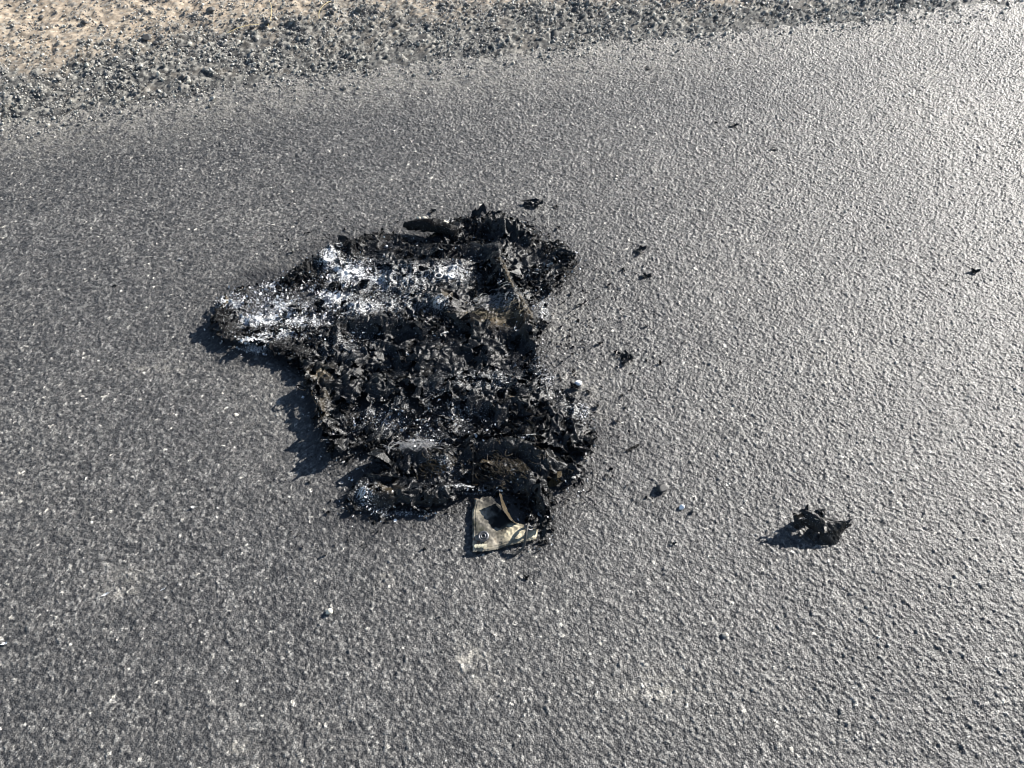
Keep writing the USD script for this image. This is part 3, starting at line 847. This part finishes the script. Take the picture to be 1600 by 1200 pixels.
# larger torn sheets that curl up off the heap, each where the picture shows one: x, y, length and width in photograph pixels, turn in degrees, lift
CURLS = [(712, 362, 46, 20, 10, .020), (760, 352, 50, 22, -8, .022), (808, 374, 44, 20, -35, .018), (735, 398, 50, 22, 15, .022), (775, 425, 40, 20, 70, .020), (868, 398, 44, 18, 25, .018), (858, 440, 36, 16, 30, .014), (812, 455, 44, 18, 70, .016),
         (650, 512, 60, 22, 5, .022), (590, 508, 46, 18, -10, .016), (718, 535, 52, 24, -20, .022), (790, 545, 50, 22, 10, .020), (660, 560, 44, 18, 20, .016), (520, 598, 36, 22, 80, .020), (566, 590, 34, 18, 40, .018), (600, 705, 50, 18, 15, .020), (662, 712, 56, 18, -6, .020), (770, 632, 46, 22, 30, .020),
         (826, 640, 44, 20, -30, .020), (868, 662, 46, 18, 40, .020), (905, 688, 36, 16, 20, .016), (800, 694, 60, 22, -20, .024), (752, 735, 40, 18, 80, .020), (812, 742, 56, 20, -45, .022), (846, 752, 48, 18, -70, .022), (640, 778, 66, 16, 4, .016), (702, 770, 54, 14, 2, .016), (430, 538, 46, 20, -15, .018),
         (352, 506, 34, 18, -40, .018), (690, 650, 46, 18, -15, .016), (740, 600, 50, 18, 8, .018), (640, 610, 44, 16, -12, .014), (836, 520, 40, 16, 85, .014), (838, 575, 40, 16, 80, .014), (572, 384, 46, 16, 20, .012), (470, 436, 40, 18, -30, .012), (880, 735, 34, 20, -20, .016), (545, 702, 24, 14, 10, .016)]
for k, (px, py, L_, W_, turn, lift_) in enumerate(CURLS):
    rr = np.random.default_rng(2000 + k)
    c = P(px, py, .0)
    unit = np.linalg.norm(P(px + 1, py) - c)
    L_, W_ = L_ * unit * 1.05, W_ * unit * 1.25
    U, V_ = np.meshgrid(np.linspace(-.5, .5, 26), np.linspace(0, 1, 12))
    a, b = U.ravel(), V_.ravel()
    rag = meshkit.noise(np.stack([a * 7, b * 3, a * 0 + k], -1), 31) * .45 + meshkit.noise(np.stack([a * 19, b * 0, a * 0 + k], -1), 32) * .30
    curl_ = rr.uniform(1.0, 2.1)
    R_ = W_ / curl_
    bb = b * (1 - rag * (b > .3))
    yy, zz = R_ * np.sin(bb * curl_), R_ * (1 - np.cos(bb * curl_)) * lift_ / .018
    xx = a * L_ * (1 - .35 * bb * rr.uniform(.3, 1)) + .006 * (meshkit.noise(np.stack([a * 4, b * 4, a * 0 + k], -1), 33) - .5)
    zz = zz + .010 * (meshkit.noise(np.stack([a * 5, b * 3, a * 0 + k], -1), 34) - .5) + .006 * (meshkit.noise(np.stack([a * 14, b * 9, a * 0 + k], -1), 35) - .5)
    yy = yy + .008 * (meshkit.noise(np.stack([a * 9, b * 5, a * 0 + k], -1), 36) - .5)
    t_ = math.radians(turn + (180 if rr.random() < .45 else 0))
    v = np.stack([c[0] + xx * math.cos(t_) - yy * math.sin(t_), c[1] + xx * math.sin(t_) + yy * math.cos(t_), zz], -1)
    v[:, 2] = np.maximum(v[:, 2] + .35 * float(heap_height(c[:1], c[1:2])[0]) + .009, .003)
    i_ = np.arange(26 * 12).reshape(12, 26)
    f = tris(np.stack([i_[:-1, :-1], i_[:-1, 1:], i_[1:, 1:], i_[1:, :-1]], -1).reshape(-1, 4))
    cut = meshkit.noise(np.stack([a * 9, b * 5, a * 0 + k], -1), 37)
    f = f[(cut[f] > .20).all(1)]
    v, f, b = compact(v, f, b)
    pale = .28 * np.clip(b - .75, 0, 1) * 4 * rr.random()
    mesh('curled_sheet', v, f, M['char_matte'] if k % 3 == 0 else M['char'], heap, normals=vnormals(v, f), mask=np.stack([.30 * ash_mask(v[:, 0], v[:, 1]), pale, 0 * pale], -1), origin=HORIG)

# small flakes nobody could count
n = 5200
pts = scatter_in(n, r, edge_w, .012)
hz = heap_height(pts[:, 0], pts[:, 1])
s = np.clip(.0050 * np.exp(r.normal(0, .45, n)), .0018, .012)
z = hz + .004 + r.uniform(0, .014, n)
inn = shapely.contains_xy(ALL, pts[:, 0], pts[:, 1])
z = np.where(inn, z, .003 + s * .3)
protos = [(*flake_mesh(np.random.default_rng(400 + k), 1.0, 2, 7), M[['char', 'char', 'char_matte', 'char', 'char_matte', 'grey_flake'][k]], 'char_flake') for k in range(6)]
fl = instancer('char_flakes', protos, np.stack([pts[:, 0], pts[:, 1], z], -1) - HORIG, np.repeat(s[:, None], 3, 1), r.choice(6, n, p=[.20, .20, .16, .16, .12, .16]), quats(n, r), heap)
tag(fl, kind='stuff')

n = 1300
a_ = r.random(n)
px_ = np.where(a_ < .6, 850 + np.abs(r.normal(0, 75, n)), r.uniform(420, 860, n))
py_ = np.where(a_ < .6, r.uniform(400, 790, n), np.where(r.random(n) < .5, 700 + np.abs(r.normal(90, 40, n)), 400 - np.abs(r.normal(20, 30, n))))
pc = np.array([P(a, b, .002) for a, b in zip(px_, py_)])
ok = ~shapely.contains_xy(ALL, pc[:, 0], pc[:, 1])
pc = pc[ok]
s = np.clip(.0022 * np.exp(r.normal(0, .5, len(pc))), .001, .006)
pc[:, 2] += s * .4
tag(instancer('char_crumbs', protos[:3], pc, np.repeat(s[:, None], 3, 1), r.choice(3, len(pc)), quats(len(pc), r)), 'fine black crumbs of char sprinkled on the road around the heap', 'char crumbs', kind='stuff')

# white ash lying on and round the heap
n = 9000
pts = scatter_in(n, r, lambda x, y: np.clip(ash_mask(x, y) ** 1.4 * (.2 + 1.2 * smooth(.4, .6, nz(x, y, 45, 310, 3))), 0.02, 1), .03)
hz = heap_height(pts[:, 0], pts[:, 1])
s = np.clip(.0014 * np.exp(r.normal(0, .55, n)), .0006, .0055)
z = hz + .004 + r.uniform(0, .013, n)
z = np.where(shapely.contains_xy(ALL, pts[:, 0], pts[:, 1]), z, .003)
protos = [(*flake_mesh(np.random.default_rng(500 + k), .8, 2, 6), M['ash'], 'ash_flake') for k in range(4)]
ash = instancer('ash', protos, np.stack([pts[:, 0], pts[:, 1], z], -1), np.repeat(s[:, None], 3, 1), r.choice(4, n), quats(n, r))
tag(ash, 'white powdery ash lying over the burnt cloth', 'ash', kind='stuff')


def fibres(name, cx, cy, w, hgt, n, mat_, ang, seed, z0=.018):
    r = np.random.default_rng(seed)
    V, F, o = [], [], 0
    for _ in range(n):
        px, py = cx + r.normal(0, w), cy + r.normal(0, hgt)
        c = P(px, py, .0)
        a = ang + r.normal(0, .28)
        L = r.uniform(.012, .034)
        h0 = float(heap_height(c[:1], c[1:2])[0]) + z0 * r.uniform(.5, 1.0)
        t = np.linspace(-.5, .5, 7)
        bend = r.normal(0, .006)
        line = np.stack([c[0] + np.cos(a) * t * L - np.sin(a) * bend * (1 - 4 * t * t), c[1] + np.sin(a) * t * L + np.cos(a) * bend * (1 - 4 * t * t), h0 + .004 * np.cos(3 * t + r.uniform(-1, 1))], -1)
        v, f = tube(line, .0006, 4, False)
        V.append(v); F.append(f + o); o += len(v)
    v, f = np.vstack(V), np.vstack(F)
    ob = mesh(name, v, f, mat_, heap, mask=zeros_mask(len(v), 0, .3, .3), origin=HORIG)
    tag(ob, kind='stuff')


fibres('frayed_fibres', 765, 498, 24, 8, 260, M['scorched'], .35, 601)
fibres('frayed_fibres', 760, 478, 24, 6, 160, M['grey_flake'], .5, 602)
fibres('frayed_fibres', 805, 742, 26, 12, 260, M['char_matte'], -.55, 603, .02)
fibres('frayed_fibres', 690, 735, 16, 8, 120, M['char_matte'], -.5, 604)
fibres('frayed_fibres', 648, 706, 18, 4, 120, M['grey_flake'], .0, 605)


# ------------------------------------------------------------------ loose burnt pieces on the road
def strip_surface(rows, n=40, seed=0, rough=.004, sub=5):
    """A sheet lofted through several polylines (each the same number of points)."""
    rows = [spline(r_, n) for r_ in rows]
    rows = np.array(rows)
    from scipy.interpolate import interp1d
    t = np.linspace(0, 1, len(rows))
    m = (len(rows) - 1) * sub + 1
    rows = interp1d(t, rows, axis=0, kind='quadratic' if len(rows) > 2 else 'linear')(np.linspace(0, 1, m))
    v = rows.reshape(-1, 3)
    nn = lambda s: np.stack([meshkit.noise(v * s, seed), meshkit.noise(v * s, seed + 1), meshkit.noise(v * s, seed + 2)], -1) - .5
    v = v + nn(60) * rough * 2 + nn(150) * rough * 1.2 + nn(330) * rough * .6
    v[:, 2] = np.maximum(v[:, 2], .003)
    i = np.arange(m * n).reshape(m, n)
    q_ = np.stack([i[:-1, :-1], i[:-1, 1:], i[1:, 1:], i[1:, :-1]], -1).reshape(-1, 4)
    return v, q_


c0 = P(1285, 838)
frag = thing('charred_fragment', 'largest loose piece of curled charred cloth, alone on the pale road right of the heap', 'burnt cloth', c0)
top = [P(1238, 806, .034), P(1252, 798, .046), P(1266, 798, .050), P(1282, 808, .043), P(1302, 814, .034), P(1318, 816, .030), P(1330, 812, .028)]
back = [P(1242, 812, .006), P(1256, 808, .010), P(1272, 806, .016), P(1288, 810, .016), P(1304, 814, .018), P(1318, 816, .022), P(1330, 813, .027)]
front = [P(1240, 826, .012), P(1254, 832, .004), P(1272, 846, .003), P(1288, 852, .003), P(1302, 850, .003), P(1312, 838, .004), P(1326, 824, .010)]
v, q_ = strip_surface([back, top, (np.array(top) + front) / 2 + [0, 0, .005], front], 56, 5, .0035, 7)
hole = meshkit.noise(v * 75, 77) + .35 * (meshkit.noise(v * 200, 78) - .5)
q_ = q_[(hole[q_] > .22).all(1)]
v, f = compact(v, tris(q_))[:2]
mesh('crumpled_sheet', v, f, M['char'], frag, normals=vnormals(v, f), mask=zeros_mask(len(v), 0, .03, 0), origin=c0)
for k, (a, b, w) in enumerate([((1258, 800, .044), (1263, 788, .064), .007), ((1246, 804, .036), (1236, 800, .044), .006), ((1272, 802, .046), (1279, 796, .050), .007), ((1320, 818, .028), (1332, 811, .032), .006)]):
    a, b = P(*a), P(*b)
    v, q_ = strip_surface([[a + [-w, 0, -.006], a + [-w * .2, 0, 0], a + [w, 0, -.006]], [(a + b) / 2 + [-w * .6, 0, 0], (a + b) / 2 + [0, .003, 0], (a + b) / 2 + [w * .6, 0, 0]], [b + [-w * .25, 0, 0], b, b + [w * .25, 0, 0]]], 8, 90 + k, .002, 3)
    f = tris(q_)
    mesh('torn_tip', v, f, M['char'], frag, normals=vnormals(v, f), mask=zeros_mask(len(v), .0, .25, 0), origin=c0)
r = np.random.default_rng(31)
for k in range(12):
    p = P(r.uniform(1248, 1300), r.uniform(798, 816), r.uniform(.03, .046))
    v, f = flake_mesh(r, 1.0, 2, 7)
    v = v * r.uniform(.004, .009) @ rotm(quats(1, r)[0]).T + p
    mesh('charred_scrap', v, f, M['char'] if k % 3 else M['grey_flake'], frag, mask=zeros_mask(len(v), 0, .3 * r.random(), 0), origin=c0)

# (x, y, width in photograph pixels, height m, curl, material, label)
BITS = [
    (850, 506, 24, .016, 'char', 'black burnt scrap on the road just right of the heap, below its upper fold'),
    (832, 322, 34, .014, 'char', 'flat dark burnt piece lying above the top right of the heap'),
    (897, 607, 20, .016, 'char', 'curled burnt scrap with a pale tip just right of the lower heap'),
    (919, 613, 10, .006, 'char', 'tiny black flake right of the curled scrap with the pale tip'),
    (980, 562, 22, .014, 'char', 'black flake alone on the road well right of the middle of the heap'),
    (962, 550, 8, .004, 'char', 'thin black sliver just up and left of the lone mid-right flake'),
    (911, 476, 17, .012, 'char', 'rounded black flake right of the heap with a thin sliver beside it'),
    (930, 467, 15, .003, 'char', 'thin black sliver beside the rounded black flake'),
    (1009, 433, 15, .010, 'char', 'two-lobed black flake on the road right of the upper heap'),
    (1001, 393, 15, .008, 'char', 'black flake higher up the road than the two-lobed one'),
    (1010, 511, 8, .005, 'char', 'small black speck between the two-lobed flake and the lone mid-right flake'),
    (884, 402, 12, .008, 'char', 'black flake lying off the tattered upper right fold'),
    (862, 388, 22, .014, 'char', 'leaf-like black flake standing at the upper right edge of the heap'),
    (868, 324, 10, .006, 'char', 'tiny flake right of the flat dark piece above the heap'),
    (872, 357, 9, .005, 'char', 'tiny flake between the flat dark piece and the leaf-like flake'),
    (675, 332, 11, .007, 'char', 'small black flake above the rolled collar'),
    (990, 700, 26, .004, 'char_matte', 'flat smeared black sliver right of the lower heap'),
    (996, 722, 7, .005, 'char', 'black speck just below the smeared sliver'),
    (1210, 234, 10, .006, 'char', 'black flake far up the road at the right'),
    (1146, 197, 12, .007, 'char', 'black flake farther up the road, with a speck beside it'),
    (1118, 192, 6, .004, 'char', 'speck left of the flake farther up the road'),
    (1012, 107, 10, .006, 'char', 'black flake nearest the road edge in the upper middle'),
    (1137, 108, 6, .004, 'char', 'tiny speck near the road edge right of the other flake'),
    (1522, 425, 13, .010, 'char', 'black flake near the right edge of the road'),
    (1478, 446, 9, .004, 'char', 'thin speck left of the flake near the right edge'),
    (822, 903, 9, .006, 'char', 'black flake below the unburnt cloth corner'),
    (1052, 850, 8, .005, 'char', 'small black flake between the heap and the largest loose piece'),
    (283, 406, 9, .006, 'grey_flake', 'pale chip with a dark shadow on the road left of the heap'),
    (180, 448, 8, .004, 'char', 'tiny black flake on the dark road far left of the heap'),
    (305, 793, 8, .005, 'grey_flake', 'pale chip on the road left of the lower strip'),
    (534, 756, 8, .005, 'grey_flake', 'pale chip close to the lower strip of the heap'),
    (8, 1006, 10, .006, 'ash', 'white chip at the left edge near the bottom'),
    (255, 921, 9, .004, 'ash', 'thin white chip in the lower left of the road'),
    (166, 930, 12, .004, 'ash', 'longer thin white chip in the lower left of the road'),
]


v, q_ = strip_surface([[P(780, 768, .040), P(784, 788, .037), P(792, 806, .031), P(806, 818, .022)], [P(783, 772, .034), P(788, 792, .030), P(797, 808, .025), P(810, 819, .018)], [P(786, 780, .016), P(792, 798, .014), P(801, 813, .013), P(814, 823, .013)]], 30, 15, .0022, 6)
f = tris(q_)
mesh('charred_flap', v, f, M['char_matte'], heap, normals=vnormals(v, f), mask=zeros_mask(len(v), 0, .0, .35), origin=HORIG)


def crumpled_bit(seed, R, h, n=11, rings=4):
    r = np.random.default_rng(seed)
    ang = (np.arange(n) + r.uniform(-.3, .3, n)) / n * 2 * math.pi
    RR = R * (1 + r.uniform(-.45, .45, n))
    a = r.uniform(0, math.pi)
    asp = r.uniform(.5, .85)
    v = [[0, 0, 0]]
    for k in range(1, rings + 1):
        rr = RR * k / rings * (1 + r.normal(0, .05, n))
        v += list(np.stack([rr * np.cos(ang), asp * rr * np.sin(ang), 0 * ang], -1))
    v = np.array(v)
    u = (v[:, 0] * math.cos(a) + v[:, 1] * math.sin(a)) / R
    w = (-v[:, 0] * math.sin(a) + v[:, 1] * math.cos(a)) / R
    v[:, 2] = h * (.25 + .6 * np.abs(u) ** 1.4 + .35 * w * r.choice([-1, 1]) + r.normal(0, .14, len(v)))
    v[:, 2] -= v[:, 2].min()
    f = [(0, 1 + j, 1 + (j + 1) % n) for j in range(n)]
    for k in range(1, rings):
        for j in range(n):
            p, q_ = 1 + (k - 1) * n + j, 1 + (k - 1) * n + (j + 1) % n
            f += [(p, p + n, q_ + n), (p, q_ + n, q_)]
    return v, np.array(f)


for k, (px, py, w, hgt, m_, lab) in enumerate(BITS):
    c = P(px, py)
    c[2] = ground_z(c[0], c[1]) - .0005
    R = .5 * w * np.linalg.norm(P(px + 1, py) - P(px, py))
    v, f = crumpled_bit(700 + k, R, hgt)
    if 'sliver' in lab or 'thin' in lab:
        a = .5
        v[:, 1] *= .3
        v[:, :2] = v[:, :2] @ np.array([[math.cos(a), math.sin(a)], [-math.sin(a), math.cos(a)]])
    o = mesh('burnt_flake' if 'chip' not in lab else 'pale_chip', v, f, M[m_], mask=zeros_mask(len(v), 0, .05, 0))
    o.AddTranslateOp().Set(Gf.Vec3d(*map(float, c)))
    tag(o, lab, 'flake' if 'chip' not in lab else 'chip')

STONES = [(516, 957, 13, 'pale_stone', 'pale little stone with a long shadow on the road below the heap'), (1132, 992, 11, 'pale_stone', 'pale little stone at the lower right of the road'),
          (1064, 794, 10, 'ash', 'small whitish lump with a dark shadow right of the cloth corner'), (1082, 800, 8, 'clod', 'small dark pebble beside the whitish lump'),
          (1034, 764, 20, 'clod', 'knobbly dark cinder with pale specks right of the lower heap'), (903, 600, 11, 'ash', 'white crumb by the curled scrap right of the lower heap'), (687, 964, 6, 'clod', 'tiny dark pebble right of the pale stone below the heap')]
for k, (px, py, w, m_, lab) in enumerate(STONES):
    c = P(px, py)
    R = .5 * w * np.linalg.norm(P(px + 1, py) - P(px, py))
    v, f = pebble(800 + k, 2)
    v = v * R * np.array([1, .95, 1.05])
    c[2] = ground_z(c[0], c[1]) + R * .55
    o = mesh('stone' if 'cinder' not in lab else 'cinder', v, f, M[m_], normals=vnormals(v, f))
    o.AddTranslateOp().Set(Gf.Vec3d(*map(float, c)))
    tag(o, lab, 'stone' if 'cinder' not in lab else 'cinder')

# dry stalks in the sand
for k, (pts, lab) in enumerate([([(500, 32, .0), (499, 18, .02), (506, 8, .03), (516, 3, .012)], 'bent dry straw stalk standing in the sand at the top edge'),
                                ([(418, 42, 0), (424, 22, .02), (421, 2, .03)], 'thin dry straw stalk left of the bent one'),
                                ([(355, 52, .004), (385, 40, .012), (405, 38, .004)], 'dry straw stalk lying flat on the sandy verge')]):
    base = P(*pts[0])
    base[2] = VZ[VTREE.query(base[:2])[1]]
    c = spline([P(a, b, z + base[2] + .002) for a, b, z in pts], 24)
    v, f = tube(c, np.linspace(.0012, .0006, 24), 6)
    o = mesh('dry_stalk', v - base, f, M['straw'], normals=vnormals(v, f))
    o.AddTranslateOp().Set(Gf.Vec3d(*map(float, base)))
    tag(o, lab, 'dry stalk')
